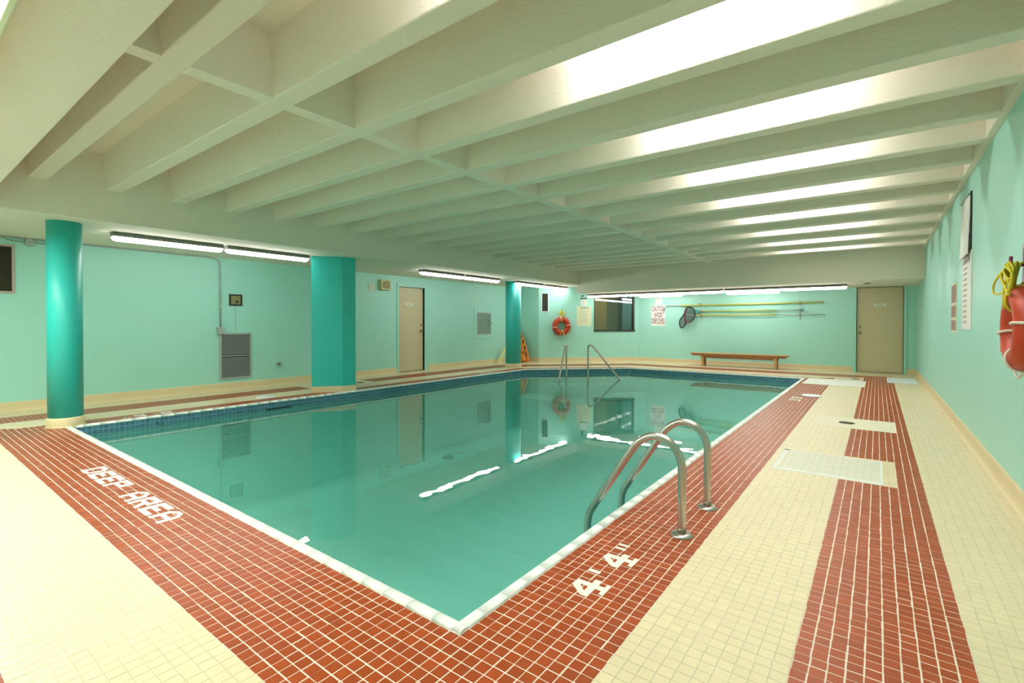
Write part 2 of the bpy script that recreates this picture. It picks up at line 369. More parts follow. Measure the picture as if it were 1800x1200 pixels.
GL = {  # strokes of each letter as rectangles / quads on a unit cell (x right, y up)
 'D': [[(0, 0), (.22, 0), (.22, 1), (0, 1)], [(.22, .8), (.62, .8), (.62, 1), (.22, 1)], [(.22, 0), (.62, 0), (.62, .2), (.22, .2)], [(.62, 0), (.85, .25), (.85, .75), (.62, 1), (.62, .8), (.65, .7), (.65, .3), (.62, .2)]],
 'E': [[(0, 0), (.24, 0), (.24, 1), (0, 1)], [(.24, .78), (.85, .78), (.85, 1), (.24, 1)], [(.24, .4), (.68, .4), (.68, .6), (.24, .6)], [(.24, 0), (.85, 0), (.85, .22), (.24, .22)]],
 'P': [[(0, 0), (.22, 0), (.22, 1), (0, 1)], [(.22, .8), (.85, .8), (.85, 1), (.22, 1)], [(.22, .4), (.85, .4), (.85, .58), (.22, .58)], [(.62, .58), (.85, .58), (.85, .8), (.62, .8)]],
 'A': [[(0, 0), (.2, 0), (.2, .72), (0, .72)], [(.65, 0), (.85, 0), (.85, .72), (.65, .72)], [(.2, .34), (.65, .34), (.65, .52), (.2, .52)], [(0, .72), (.2, .72), (.36, .84), (.49, .84), (.65, .72), (.85, .72), (.58, 1), (.27, 1)]],
 'R': [[(0, 0), (.2, 0), (.2, 1), (0, 1)], [(.2, .8), (.85, .8), (.85, 1), (.2, 1)], [(.2, .42), (.85, .42), (.85, .58), (.2, .58)], [(.63, .58), (.85, .58), (.85, .8), (.63, .8)], [(.38, .42), (.62, .42), (.85, 0), (.62, 0)]],
 '4': [[(.52, .55), (.74, .55), (.74, 1), (.52, 1)], [(0, .33), (1.0, .33), (1.0, .55), (0, .55)], [(.52, .14), (.74, .14), (.74, .33), (.52, .33)], [(.32, 0), (.94, 0), (.94, .14), (.32, .14)], [(0, .55), (.24, .55), (.52, .82), (.52, 1), (.38, 1)]],
 '3': [[(0, .8), (.8, .8), (.8, 1), (0, 1)], [(.2, .4), (.6, .4), (.6, .6), (.2, .6)], [(0, 0), (.8, 0), (.8, .2), (0, .2)], [(.58, .2), (.8, .2), (.8, .8), (.58, .8)]],
 '8': [[(0, .8), (.8, .8), (.8, 1), (0, 1)], [(.22, .4), (.58, .4), (.58, .6), (.22, .6)], [(0, 0), (.8, 0), (.8, .2), (0, .2)], [(.58, .2), (.8, .2), (.8, .8), (.58, .8)], [(0, .2), (.22, .2), (.22, .8), (0, .8)]],
 '6': [[(0, .8), (.8, .8), (.8, 1), (0, 1)], [(.22, .4), (.8, .4), (.8, .6), (.22, .6)], [(0, 0), (.8, 0), (.8, .2), (0, .2)], [(.58, .2), (.8, .2), (.8, .4), (.58, .4)], [(0, .2), (.22, .2), (.22, .8), (0, .8)]],
 "'": [[(.08, .62), (.24, .62), (.24, 1), (.08, 1)]],
 '"': [[(.04, .62), (.18, .62), (.18, 1), (.04, 1)], [(.34, .62), (.48, .62), (.48, 1), (.34, 1)]],
}
def floor_text(chars, origin, ex, ey, label):
    """chars: [(char, offset along text)]; ex / ey: floor vectors of one unit cell along and up the letters."""
    for ch, off in chars:
        mb = MB()
        for q in GL[ch]:
            pts = [(origin[0] + ex[0] * (off + x) + ey[0] * y, origin[1] + ex[1] * (off + x) + ey[1] * y) for x, y in q]
            ar = sum(pts[i][0] * pts[(i + 1) % len(pts)][1] - pts[(i + 1) % len(pts)][0] * pts[i][1] for i in range(len(pts)))
            mb.prism(pts if ar > 0 else pts[::-1], -0.003, 0.0013)
        o = obj('floor_letter', mb, 'white_tile', floor); o['label'] = label
floor_text([(c, i * 1.0) for i, c in enumerate('DEEP')] + [(c, 4.95 + i * 1.0) for i, c in enumerate('AREA')], (-5.10, 1.022), (0.195, 0), (0, 0.152), 'white tile letter of DEEP AREA')
floor_text([('4', 0), ("'", 1.27), ('4', 2.05), ('"', 3.25)], (-0.945, 1.865), (0, 0.152), (-0.155, 0), "white tile figure of the depth mark 4'4\"")
floor_text([('3', 0), ("'", 1.1), ('6', 1.9), ('"', 3.0)], (-0.95, 8.66), (0, 0.152), (-0.155, 0), 'white tile figure of the depth mark at the shallow end')
floor_text([('8', 0), ("'", 1.1), ('6', 1.9), ('"', 3.0)], (-7.63, 2.45), (0, -0.152), (0.155, 0), 'white tile figure of the depth mark on the left deck')
floor_text([('4', 0), ("'", 1.1), ('6', 1.9)], (-7.63, 9.25), (0, -0.152), (0.155, 0), 'white tile figure of the depth mark near the far column')

# ------------------------------------------------------------------ pool basin
CW_ = 0.062
def inset(d):
    k = math.tan(math.radians(22.7))
    return [(PX0 + d, PY0 + d), (PX1 - d, PY0 + d), (PX1 - d, PY1 - d), (PCH1[0] + d * k, PY1 - d), (PX0 + d, PCH0[1] - d * k)]
def ring_wall(poly, z0, z1, mi=0, mb=None):
    mb = mb or MB(); n = len(poly)
    for i in range(n):
        (xa, ya), (xb, yb) = poly[i], poly[(i + 1) % n]
        mb.add([(xa, ya, z0), (xb, yb, z0), (xb, yb, z1), (xa, ya, z1)], [(3, 2, 1, 0)], mi=mi)
    return mb
inn = inset(CW_ - 0.004); PZ = -1.4
mb = ring_wall(inn, PZ, -0.26); mb.add([(x, y, PZ) for x, y in inn], [tuple(range(5))])
basin = struct('pool_basin', mb, 'shell', 'pale aqua plastered swimming pool basin')
mb = ring_wall(inset(CW_ - 0.008), -0.27, 0.0); obj('grout_band', mb, 'blue_grout', basin)
mb = MB(); tin = inset(CW_ - 0.010)
for i in range(5):
    a = Vector(tin[i]); b = Vector(tin[(i + 1) % 5]); d = (b - a); Ln = d.length; d.normalize(); nrm = Vector((-d.y, d.x))
    for k in range(int(Ln / T)):
        for r in range(5):
            p = a + d * ((k + .5) * T) + nrm * 0.0005; zc = -0.012 - (r + .5) * T; h = T / 2 - 0.0032
            q = [p - d * h, p + d * h]; q2 = [v + nrm * 0.003 for v in q]
            vs = [(v.x, v.y, zc + s * h) for v in q for s in (-1, 1)] + [(v.x, v.y, zc + s * (h - .001)) for v in q2 for s in (-1, 1)]
            mb.add(vs, [(4, 6, 7, 5), (0, 2, 6, 4), (1, 5, 7, 3), (0, 4, 5, 1), (2, 3, 7, 6)])
o = obj('blue_tile_band', mb, 'blue', basin); o['kind'] = 'stuff'
obj('grout_strip', ring_wall(inset(CW_ - 0.012), -0.285, -0.268), 'white_tile', basin)
# bullnose coping, one piece after another
prof = [(0.0, -0.02), (0.0, 0.006), (0.006, 0.011), (0.025, 0.0135), (0.046, 0.012), (0.056, 0.006), (0.0605, -0.004), (0.060, -0.016)]
def coping_piece(Lp):
    mb = MB(); n = len(prof)
    mb.add([(g, y, z) for g in (0.0008, Lp - 0.0008) for y, z in prof], [(i, i + 1, n + i + 1, n + i) for i in range(n - 1)][::1] + [tuple(range(n)), tuple(range(2 * n - 1, n - 1, -1)), (n - 1, 0, n, 2 * n - 1)], smooth=True)
    for k in range(len(mb.f)): mb.f[k] = mb.f[k][::-1]
    for k in (-1, -2, -3): mb.sm[k] = False
    me = mb.mesh('coping_tile'); me.materials.append(M['coping']); return me
outer = inset(0.0)
for i in range(5):
    a = Vector(outer[i]); b = Vector(outer[(i + 1) % 5]); d = b - a; Ln = d.length; n = max(1, round(Ln / 0.152)); d.normalize()
    me = coping_piece(Ln / n); ang = math.atan2(d.y, d.x)
    for k in range(n):
        p = a + d * (k * Ln / n); o = bpy.data.objects.new('coping_tile', me); C.objects.link(o); o.parent = basin
        o.location = (p.x, p.y, 0); o.rotation_euler = (0, 0, ang)
# curved corner steps under water, drain and inlet on the bottom
mid = Vector(((PCH0[0] + PCH1[0]) / 2, (PCH0[1] + PCH1[1]) / 2)); ca = math.atan2(-cny, -cnx)
for r, z in ((1.75, -0.62), (1.0, -0.36)):
    pts = [(mid.x + r * math.cos(ca + a), mid.y + r * math.sin(ca + a)) for a in np.linspace(-PI / 2, PI / 2, 25)]
    obj('step', MB().prism(pts, PZ, z), 'shell', basin)
obj('drain_cover', MB().lathe([(0.12, 0), (0.11, 0.02), (0.09, 0.03)], 24, (0, 0)), 'void', basin, (-6.61, 6.74, PZ))
obj('inlet_fitting', MB().lathe([(0.10, 0), (0.10, 0.01), (0.06, 0.02)], 24), 'lid', basin, (-6.68, 7.15, PZ))
o = obj('skimmer_opening', MB().box(-7.312, -7.297, 3.60, 3.98, -0.135, -0.100), 'void', basin)
# water
wi = inset(CW_ - 0.011)
water = obj('water', MB().add([(x, y, WZ) for x, y in wi], [tuple(range(5))]), 'water')
tag(water, 'still teal pool water mirroring the walls and lamps', 'water', kind='stuff')

# ------------------------------------------------------------------ walls
def wall_boxes(x0, x1, z1, openings, th=0.14):
    """wall in local coords: x along, y 0..th into the wall; openings [(x0,x1,z0,z1)] sorted."""
    mb = MB(); x = x0
    for a, b, c, d in openings:
        mb.box(x, a, 0, th, -0.1, z1)
        if c > 0: mb.box(a, b, 0, th, -0.1, c)
        mb.box(a, b, 0, th, d, z1); x = b
    mb.box(x, x1, 0, th, -0.1, z1); return mb
struct('wall_left', wall_boxes(YN - 0.14, 12.54 + 0.14, 3.2, [(7.735, 8.57, -0.02, 2.09)]), 'wall', 'aqua painted left wall', loc=(XL, 0, 0), rz=PI / 2)
struct('wall_back', wall_boxes(-6.089, XR, 3.2, [(-0.42, 0.505, -0.02, 2.10)]), 'wall', 'aqua painted far wall', loc=(0, YF, 0))
struct('wall_corner', wall_boxes(0, CLEN, 3.2, [(1.775, 3.11, 0.975, 2.10)]), 'wall', 'aqua painted corner wall with window', loc=(*CO, 0), rz=R45)
struct('wall_return', MB().box(XL, CO[0], CO[1], CO[1] + 0.14, -0.1, 3.2), 'wall', 'short aqua return wall behind the far column')
struct('wall_right', MB().box(XR, XR + 0.14, YN - 0.14, YF + 0.14, -0.1, 3.2), 'wall', 'aqua painted right wall')
struct('wall_near', MB().box(XL, XR, YN - 0.14, YN, -0.1, 3.2), 'wall', 'aqua painted wall behind the viewer')

# cove baseboards (tan tile, round top, cove foot)
bprof = [(0.0, 0.0), (-0.030, 0.0), (-0.022, 0.006), (-0.015, 0.020), (-0.012, 0.045), (-0.012, 0.118), (-0.008, 0.128), (0.0, 0.130)]
def baseboard(name, segs, loc, rz):
    mb = MB()
    for a, b in segs: mb.extrude_x(bprof[::-1], a, b)
    struct(name, mb, 'cove', 'tan cove tile baseboard', loc=loc, rz=rz)
baseboard('baseboard_left', [(YN, 7.735), (8.71, 12.54)], (XL, 0, 0), PI / 2)
baseboard('baseboard_back', [(-6.07, -0.49), (0.565, XR)], (0, YF, 0), 0)
baseboard('baseboard_corner', [(0.0, CLEN)], (*CO, 0), R45)
baseboard('baseboard_return', [(XL, CO[0])], (0, CO[1], 0), 0)
baseboard('baseboard_right', [(-YF, -YN)], (XR, 0, 0), -PI / 2)

# ------------------------------------------------------------------ ceiling: coffer slab, beams, rib, soffits
ceil = struct('ceiling', MB().box(XL - .1, XR + .1, YN - .1, YF + .1, ZC, ZC + .12), 'ceiling', 'off-white textured concrete ceiling with beams')
for k in range(18):
    y0 = 1.02 + 0.641 * k; y1 = y0 + 0.145
    mb = MB().extrude_x([(y0, ZB), (y1, ZB), (y1 + 0.045, ZC + .01), (y0 - 0.045, ZC + .01)], XFAS - 0.02, XR + 0.02)
    obj('beam', mb, 'ceiling', ceil, bevel=0.010)
xr_ = -3.325
mb = MB().prism([(xr_ - .062, YNF - .05), (xr_ + .062, YNF - .05), (xr_ + .062, YFF + .05), (xr_ - .062, YFF + .05)], ZB + 0.002, ZB + 0.004)
mb = MB(); v = [(xr_ - .062, y, ZB + .002) for y in (YNF - .05, YFF + .05)] + [(xr_ + .062, y, ZB + .002) for y in (YNF - .05, YFF + .05)] + [(xr_ - .10, y, ZC + .01) for y in (YNF - .05, YFF + .05)] + [(xr_ + .10, y, ZC + .01) for y in (YNF - .05, YFF + .05)]
mb.add(v, [(0, 1, 3, 2), (0, 4, 5, 1), (2, 3, 7, 6), (4, 6, 7, 5), (0, 2, 6, 4), (1, 5, 7, 3)])
obj('rib', mb, 'ceiling', ceil)
obj('edge_rib', MB().box(XR - .05, XR + .02, YNF - .05, YFF + .05, ZB + .001, ZC + .01), 'ceiling', ceil)
obj('soffit', MB().box(XL - .05, XFAS, YN - .05, YF + .05, ZSL, ZC + .02), 'ceiling', ceil, bevel=0.008)
obj('soffit', MB().box(XFAS - .01, XR + .05, YFF, YF + .05, ZSF, ZC + .02), 'ceiling', ceil, bevel=0.008)
obj('soffit', MB().box(XFAS - .01, XR + .05, YN - .05, YNF, ZSL, ZC + .02), 'ceiling', ceil, bevel=0.008)
# grey strip: cable track and painted-in shade along the head of the left wall
obj('shadow_strip', MB().box(XL, XL + 0.02, YN, 3.62, ZSL - 0.022, ZSL), 'grey_box', ceil)

# ------------------------------------------------------------------ columns
def column(c, r, rb, label):
    o = struct('column', MB().lathe([(r, 0.0), (r, ZSL + .01)], 48), 'teal', label, loc=(*c, 0)); 
    obj('base_tile', MB().lathe([(rb + .012, 0), (rb + .003, .012), (rb, .03), (rb, .10), (r, .112)], 48), 'cove', o)
column((-7.475, 1.375), 0.157, 0.170, 'round teal column at the near left pool corner')
column((-7.99, 10.68), 0.213, 0.224, 'round teal column at the far end of the left deck')
pp = [(-7.715, 4.565), (-7.415, 4.965), (-7.365, 5.195), (-7.72, 5.40), (-8.04, 5.06)]
o = struct('column', MB().prism(pp, 0, ZSL + .01), 'teal', 'angular teal pillar between the two round columns')
cx = sum(p[0] for p in pp) / 5; cy = sum(p[1] for p in pp) / 5
obj('base_tile', MB().prism([(cx + (x - cx) * 1.035, cy + (y - cy) * 1.035) for x, y in pp], 0, .105), 'cove', o)

# ------------------------------------------------------------------ fluorescent fixtures
def make_light(label, loc, rz, group, lampmat='lamp', L=1.29):
    t = thing('fluorescent_light', label, 'light', loc, rz, group)
    h = L / 2
    obj('housing', MB().extrude_x([(-.062, 0), (.062, 0), (.068, -.012), (.066, -.056), (-.066, -.056), (-.068, -.012)][::-1], -h, h), 'housing', t)
    mb = MB(); n = 10; sec = [(.055 * math.cos(a), -.056 - .054 * math.sin(a) ** .75) for a in np.linspace(0, PI, n)]
    xs = [(-h + .004, .55), (-h + .012, .82), (-h + .04, 1), (h - .04, 1), (h - .012, .82), (h - .004, .55)]
    v = [(x, y * (0.9 + .1 * s), -.056 + (z + .056) * s) for x, s in xs for y, z in sec]
    f = [(j * n + i, j * n + i + 1, (j + 1) * n + i + 1, (j + 1) * n + i) for j in range(5) for i in range(n - 1)]
    f += [tuple(range(n))[::-1], tuple(range(5 * n, 6 * n))]
    mb.add(v, f, True); obj('diffuser', mb, lampmat, t)
    me = MB().box(-.012, .012, -.068, -.058, -.066, -.040).mesh('clip'); me.materials.append(M['clip'])
    me2 = MB().box(-.012, .012, .058, .068, -.066, -.040).mesh('clip'); me2.materials.append(M['clip'])
    for x in (-.45, -.15, .15, .45):
        for q in (me, me2):
            c = bpy.data.objects.new('clip', q); C.objects.link(c); c.parent = t; c.location = (x, 0, 0)
    return t
gl_, gf_ = 'fluorescent battens along the left soffit', 'fluorescent battens under the far soffit'
proto = make_light('lit fluorescent batten nearest the near round column on the left soffit', (-7.75, 2.52, ZSL), PI / 2, gl_)
for y, lb in ((3.87, 'lit fluorescent batten ending at the angular pillar on the left soffit'),
              (7.73, 'lit fluorescent batten above the beige door in the left wall'),
              (9.07, 'lit fluorescent batten just before the far round column'),
              (11.12, 'lit fluorescent batten just past the far round column'),
              (12.46, 'lit fluorescent batten whose end meets the corner wall over the lifebuoy')):
    copy_tree(proto, (-7.75, y, ZSL), PI / 2, lb)
fproto = None
for x, y, lb in ((-6.47, 13.35, 'lit fluorescent batten over the left half of the corner window'),
                 (-5.15, 13.35, 'lit fluorescent batten in the front row above the caution sign'),
                 (-3.84, 13.35, 'lit fluorescent batten in the middle of the front row above the poles'),
                 (-2.51, 13.35, 'lit fluorescent batten in the front row above the right end of the bench'),
                 (-1.20, 13.35, 'rightmost lit fluorescent batten, nearest the far beige door'),
                 (-5.16, 14.20, 'lit fluorescent batten of the back row, close over the caution sign'),
                 (-2.67, 14.20, 'lit fluorescent batten of the back row, close over the yellow poles')):
    if fproto is None: fproto = make_light(lb, (x, y, ZSF), 0, gf_, 'lamp_far')
    else: copy_tree(fproto, (x, y, ZSF), 0, lb, gf_)
def make_box_light(label, loc, group, L=1.25):
    t = thing('ceiling_light', label, 'light', loc, 0, group); h = L / 2; w = .155
    f = MB(); f.box(-h, h, -w, -w + .022, -.095, 0); f.box(-h, h, w - .022, w, -.095, 0); f.box(-h, -h + .022, -w + .022, w - .022, -.095, 0); f.box(h - .022, h, -w + .022, w - .022, -.095, 0)
    obj('frame', f, 'light_frame', t, bevel=.004)
    obj('diffuser', MB().box(-h + .022, h - .022, -w + .022, w - .022, -.084, -.076), 'lamp_box', t)
    obj('back_pan', MB().box(-h + .022, h - .022, -w + .022, w - .022, -.02, -.001), 'housing', t)
    return t
b0 = make_box_light('boxed fluorescent light with pale frame cut by the upper left picture corner', (-2.86, 0.155, ZSL), 'boxed lights on the near soffit')
for x in (-4.20, -5.54, -6.88):  # unseen copies added to light the near floor and ceiling
    copy_tree(b0, (x, 0.155, ZSL), 0, 'unseen boxed fluorescent light added on the near soffit outside the picture')
c0 = make_light('fluorescent batten hidden up in a ceiling bay', (-0.95, 1.4, ZC), 0, 'fluorescent battens in the ceiling bays', 'lamp_coffer')
bl = MB().box(-.002, .002, -.080, .080, -.135, -.050).mesh('light_cutoff_blade'); bl.materials.append(M['clip'])  # added blades, out of view, cutting lamp light off towards the rib
for k in range(9):
    o = bpy.data.objects.new('light_cutoff_blade', bl); C.objects.link(o); o.parent = c0; o.location = (-.63 + k * .09, 0, 0)
for j in range(9):
    p = (-0.95, 1.02 + 0.145 + 0.248 + 0.641 * 2 * j, ZC)
    if j == 0: c0.location = p
    else: copy_tree(c0, p, 0)

# ------------------------------------------------------------------ doors and window
def door(name, x0, x1, z1, loc, rz, handle_x, plate_x, frame=0.055, handle_z=1.0, label=''):
    d = struct(name, MB().box(x0 + .012, x1 - .012, .045, .09, .012, z1 - .01), 'door', label, loc=loc, rz=rz)
    f = MB().box(x0 - frame, x0, -.018, .05, 0, z1 + frame); f.box(x1, x1 + frame, -.018, .05, 0, z1 + frame); f.box(x0, x1, -.018, .05, z1, z1 + frame)
    obj('door_frame', f, 'wall', d)
    obj('threshold', MB().box(x0, x1, .02, .13, 0.0, .010), 'brass', d)
    k = MB(); k.lathe([(.030, 0), (.030, .012), (.012, .018), (.012, .045), (.026, .055), (.026, .07), (.010, .08)], 16)
    k.v = [(x, -z, y) for x, y, z in k.v]; 
    obj('knob', k, 'brass', d, (handle_x, .045, handle_z))
    k2 = MB().lathe([(.026, 0), (.026, .014), (.016, .022)], 16); k2.v = [(x, -z, y) for x, y, z in k2.v]
    obj('deadbolt', k2, 'brass', d, (handle_x, .045, handle_z + .15))
    p = obj('door_plate', MB().box(plate_x - .12, plate_x + .12, .041, .045, 1.635, 1.695), 'paper', d)
    q = MB(); 
    for i in range(7): q.box(plate_x - .075 + i * .022, plate_x - .062 + i * .022, .0405, .0415, 1.652, 1.672 + .006 * (i % 2))
    obj('plate_print', q, 'print', p)
    return d
door('door_1', 7.735, 8.57, 2.09, (XL, 0, 0), PI / 2, 8.49, 8.11, handle_z=1.0, label='beige door in the left wall')
door('door_2', -0.42, 0.505, 2.10, (0, YF, 0), 0, -0.345, 0.045, handle_z=0.98, label='beige door in the far wall')
w = struct('window_1', MB(), 'frame_dark', 'dark framed window in the corner wall', loc=(*CO, 0), rz=R45)
f = MB(); f.box(1.775, 1.80, -.01, .10, .975, 2.10); f.box(3.06, 3.11, -.01, .10, .975, 2.10); f.box(1.775, 3.11, -.01, .10, 2.06, 2.10); f.box(1.765, 3.125, -.03, .10, .955, 1.005)
obj('window_frame', f, 'frame_dark', w)
obj('pane', MB().box(1.80, 3.06, .040, .046, 1.005, 2.06), 'glass', w)
# dim corridor behind the window
cr = struct('corridor_shell', MB().box(.9, 5.6, .15, 3.2, 0.55, 0.60), 'corr_olive', 'dim corridor behind the corner window', loc=(*CO, 0), rz=R45)
obj('corridor_ceiling', MB().box(.9, 5.6, .15, 3.2, 2.45, 2.5), 'corr_ceiling', cr)
obj('corridor_panel', MB().box(.9, 2.88, 2.0, 2.06, .6, 2.45), 'ochre', cr)
obj('corridor_panel', MB().box(2.88, 3.55, 2.6, 2.66, .6, 2.45), 'corr_olive', cr)
obj('corridor_panel', MB().box(3.55, 5.6, 2.2, 2.26, .6, 2.45), 'corr_teal', cr)
mb = MB().box(.9, .95, .15, 3.2, .6, 2.45); mb.box(5.55, 5.6, .15, 3.2, .6, 2.45)
obj('corridor_side', mb, 'corr_olive', cr)
obj('corridor_fill', MB().box(1.2, 2.4, 1.2, 1.3, 2.40, 2.449), 'lamp_fill', cr)  # unseen fill lamps added above the view to brighten the corridor
obj('corridor_fill', MB().box(3.3, 4.6, 1.2, 1.3, 2.40, 2.449), 'lamp_fill', cr)

# ------------------------------------------------------------------ wall mounted things on the left wall (local x = along wall, -y into room)
LW = lambda y, z=0.0: (XL, y, z)
def louvre(name, label, loc, rz, w, h, fr, slats, mfr, msl, midbar=False, tilt=.010):
    t = thing(name, label, 'vent', loc, rz)
    f = MB(); f.box(-w / 2, -w / 2 + fr, -.022, 0, -h / 2, h / 2); f.box(w / 2 - fr, w / 2, -.022, 0, -h / 2, h / 2)
    f.box(-w / 2 + fr, w / 2 - fr, -.022, 0, h / 2 - fr, h / 2); f.box(-w / 2 + fr, w / 2 - fr, -.022, 0, -h / 2, -h / 2 + fr)
    if midbar: f.box(-w / 2 + fr, w / 2 - fr, -.022, 0, -.010, .010)
    obj('frame', f, mfr, t)
    obj('dark_panel', MB().box(-w / 2 + fr, w / 2 - fr, -.003, 0, -h / 2 + fr, h / 2 - fr), 'void', t)
    zs = np.linspace(-h / 2 + fr + .012, h / 2 - fr - .012, slats)
    s = MB().add([(-w / 2 + fr, -.020, -.009), (w / 2 - fr, -.020, -.009), (w / 2 - fr, -.004, .009), (-w / 2 + fr, -.004, .009), (-w / 2 + fr, -.018, -.011), (w / 2 - fr, -.018, -.011), (w / 2 - fr, -.002, .007), (-w / 2 + fr, -.002, .007)],
                 [(0, 1, 2, 3), (7, 6, 5, 4), (0, 4, 5, 1), (3, 2, 6, 7), (0, 3, 7, 4), (1, 5, 6, 2)])
    me = s.mesh('slat'); me.materials.append(M[msl])
    for z in zs:
        if midbar and abs(z) < .018: continue
        o = bpy.data.objects.new('slat', me); C.objects.link(o); o.parent = t; o.location = (0, 0, z)
    return t
louvre('wall_vent', 'large grey two-section louvred grille low on the left wall', LW(4.0, .605), PI / 2, .545, .825, .030, 34, 'grey_box', 'grille', True)
louvre('wall_vent', 'dark louvred vent with dusty frame high on left wall beside near column', LW(0.90, 1.905), PI / 2, .60, .65, .028, 24, 'pink_frame', 'grille_dark')
v3 = cw(.198); louvre('wall_vent', 'small black louvred vent high on the corner wall left of the lifebuoy', (*v3, 1.855), R45, .225, .59, .020, 14, 'white_frame', 'grille_dark')
t = thing('wall_box', 'small black-framed olive wall box above the grey grille', 'wall box', LW(4.0, 1.608), PI / 2)
f = MB(); f.box(-.107, -.085, -.03, 0, -.1, .1); f.box(.085, .107, -.03, 0, -.1, .1); f.box(-.085, .085, -.03, 0, .078, .1); f.box(-.085, .085, -.03, 0, -.1, -.078)
obj('frame', f, 'black', t); obj('panel', MB().box(-.085, .085, -.012, 0, -.078, .078), 'olive', t)
obj('button', MB().box(.0, .045, -.024, -.012, -.05, -.015), 'black', t); obj('cable', MB().box(-.0015, .0015, -.004, -.001, -.57, -.1), 'grille', t)
t = thing('conduit', 'grey electrical conduit running down the left wall to a box', 'conduit', LW(3.74, 1.12), PI / 2)
pts = [(-4.4, -.022, 1.205), (-.20, -.022, 1.205), (-.10, -.022, 1.20), (-.03, -.022, 1.165), (0, -.022, 1.09), (0, -.022, 1.0), (0, -.022, 0)]
obj('pipe', MB().tube(pts, .0115, 10), 'grey_box', t)
obj('junction_box', MB().box(-.055, .060, -.055, 0, -.118, 0), 'grey_box', t, bevel=.004)
for z in (.35, .75): obj('strap', MB().box(-.022, .022, -.036, 0, z, z + .02), 'clip', t)
t = thing('junction_box', 'round grey junction box with cable high beside the near column', 'junction box', LW(1.347, 2.284), PI / 2)
k = MB().lathe([(.055, 0), (.055, .032), (.048, .042)], 20); k.v = [(x, -z, y) for x, y, z in k.v]; obj('body', k, 'grey_box', t)
obj('cable', MB().tube(spline([(-.06, -.02, .005), (-.16, -.02, .0), (-.26, -.02, .03), (-.40, -.02, .045), (-.8, -.02, .05)], 6), .006, 6), 'print', t)
obj('conduit_stub', MB().tube([(.05, -.02, 0), (.25, -.02, -.002)], .010, 8), 'grey_box', t)
t = thing('hose_tap', 'small metal hose tap low on left wall right of the grille', 'tap', LW(4.785, .40), PI / 2)
k = MB().lathe([(.035, 0), (.035, .008)], 16); k.v = [(x, -z, y) for x, y, z in k.v]; obj('wall_plate', k, 'steel', t)
obj('spout', MB().tube(spline([(0, 0, 0), (0, -.05, 0), (0, -.085, -.008), (.0, -.10, -.045)], 5), .013, 10), 'steel', t)
obj('handle', MB().box(-.035, .035, -.062, -.048, .022, .032).box(-.004, .004, -.059, -.051, 0, .025), 'dark_steel', t)
t = thing('blank_plate', 'flat pale square plate right of the angular pillar', 'plate', LW(6.945, 2.03), PI / 2)
obj('plate', MB().box(-.085, .085, -.014, 0, -.095, .095), 'pale_plate', t, bevel=.004); obj('screw', MB().box(-.004, .004, -.016, -.014, -.004, .004), 'print', t)
t = thing('wall_speaker', 'beige square wall speaker box left of the beige door', 'speaker', LW(7.29, 2.09), PI / 2)
obj('body', MB().box(-.135, .135, -.10, 0, -.12, .12), 'beige_plastic', t, bevel=.008)
obj('grille', MB().box(-.10, .10, -.103, -.10, -.085, .085), 'olive', t); obj('emblem', MB().box(-.015, .015, -.105, -.103, -.015, .015), 'beige_plastic', t)
t = thing('hose_cabinet', 'recessed fire hose cabinet with grey panel on the left wall', 'cabinet', LW(10.915, 1.20), PI / 2)
f = MB(); W, H = .44, .455
f.box(-W, -.29, -.012, 0, -H, H); f.box(.29, W, -.012, 0, -H, H); f.box(-.29, .29, -.012, 0, .30, H); f.box(-.29, .29, -.012, 0, -H, -.31)
obj('frame', f, 'wall', t, bevel=.004)
g = MB(); g.box(-.31, -.285, -.020, 0, -.325, .315); g.box(.285, .31, -.020, 0, -.325, .315); g.box(-.285, .285, -.02, 0, .29, .315); g.box(-.285, .285, -.02, 0, -.325, -.30)
obj('door_rim', g, 'grey_box', t); obj('panel', MB().box(-.285, .285, -.006, 0, -.30, .29), 'cab_glass', t)
for r_ in (.11, .075):
    obj('hose', MB().tube([(.20 + r_ * .8 * math.cos(a), -.014, .02 + r_ * math.sin(a)) for a in np.linspace(-1.9, 2.2, 18)], .012, 8), 'print', t)
obj('latch', MB().box(.335, .36, -.03, -.012, -.02, .02), 'print', t)

# ------------------------------------------------------------------ corner wall things
def printed_sheet(name, label, cat, loc, rz, w, h, rows, m='cream_paper', pm='pale_print', header=None, th=.004, headmat='print'):
    t = thing(name, label, cat, loc, rz)
    obj('sheet', MB().box(-w / 2, w / 2, -th, 0, -h / 2, h / 2), m, t)
    q = MB()
    for (x0, x1, z0, z1) in rows: q.box(x0 * w, x1 * w, -th - .0012, -th, z0 * h, z1 * h)
    if rows: obj('print_lines', q, pm, t)
    if header: obj('header_band', MB().box(header[0] * w, header[1] * w, -th - .0014, -th, header[2] * h, header[3] * h), headmat, t)
    return t
rows = []
for k in range(13):
    z = .34 - k * .055; rows.append((-.36 + .03 * (k % 3), .10 + .09 * ((k * 7) % 4), z - .006, z + .006))
p = cw(1.455); printed_sheet('rules_sheet', 'large cream printed rules sheet left of the corner window', 'sheet', (*p, 1.432), R45, .47, .62, rows, header=(-.28, .30, .40, .45))
p = cw(1.448); printed_sheet('notice', 'small white notice pinned over the cream rules sheet', 'notice', (*p, 1.855), R45, .20, .18, [(-.3, .3, .2, .23), (-.3, .2, 0, .03), (-.3, .25, -.2, -.17)], 'paper', 'pale_print')
t = thing('exit_plate', 'small dark nameplate above the white notice', 'plate', (*cw(1.435), 1.99), R45)
obj('plate', MB().box(-.10, .10, -.006, 0, -.022, .022), 'dark_print', t); obj('plate_mark', MB().box(-.06, .06, -.0075, -.006, -.005, .006), 'grey_box', t)
t = thing('camera_dome', 'small black knob at the ceiling above the notices', 'knob', (*cw(1.405, 0), 2.068), R45)
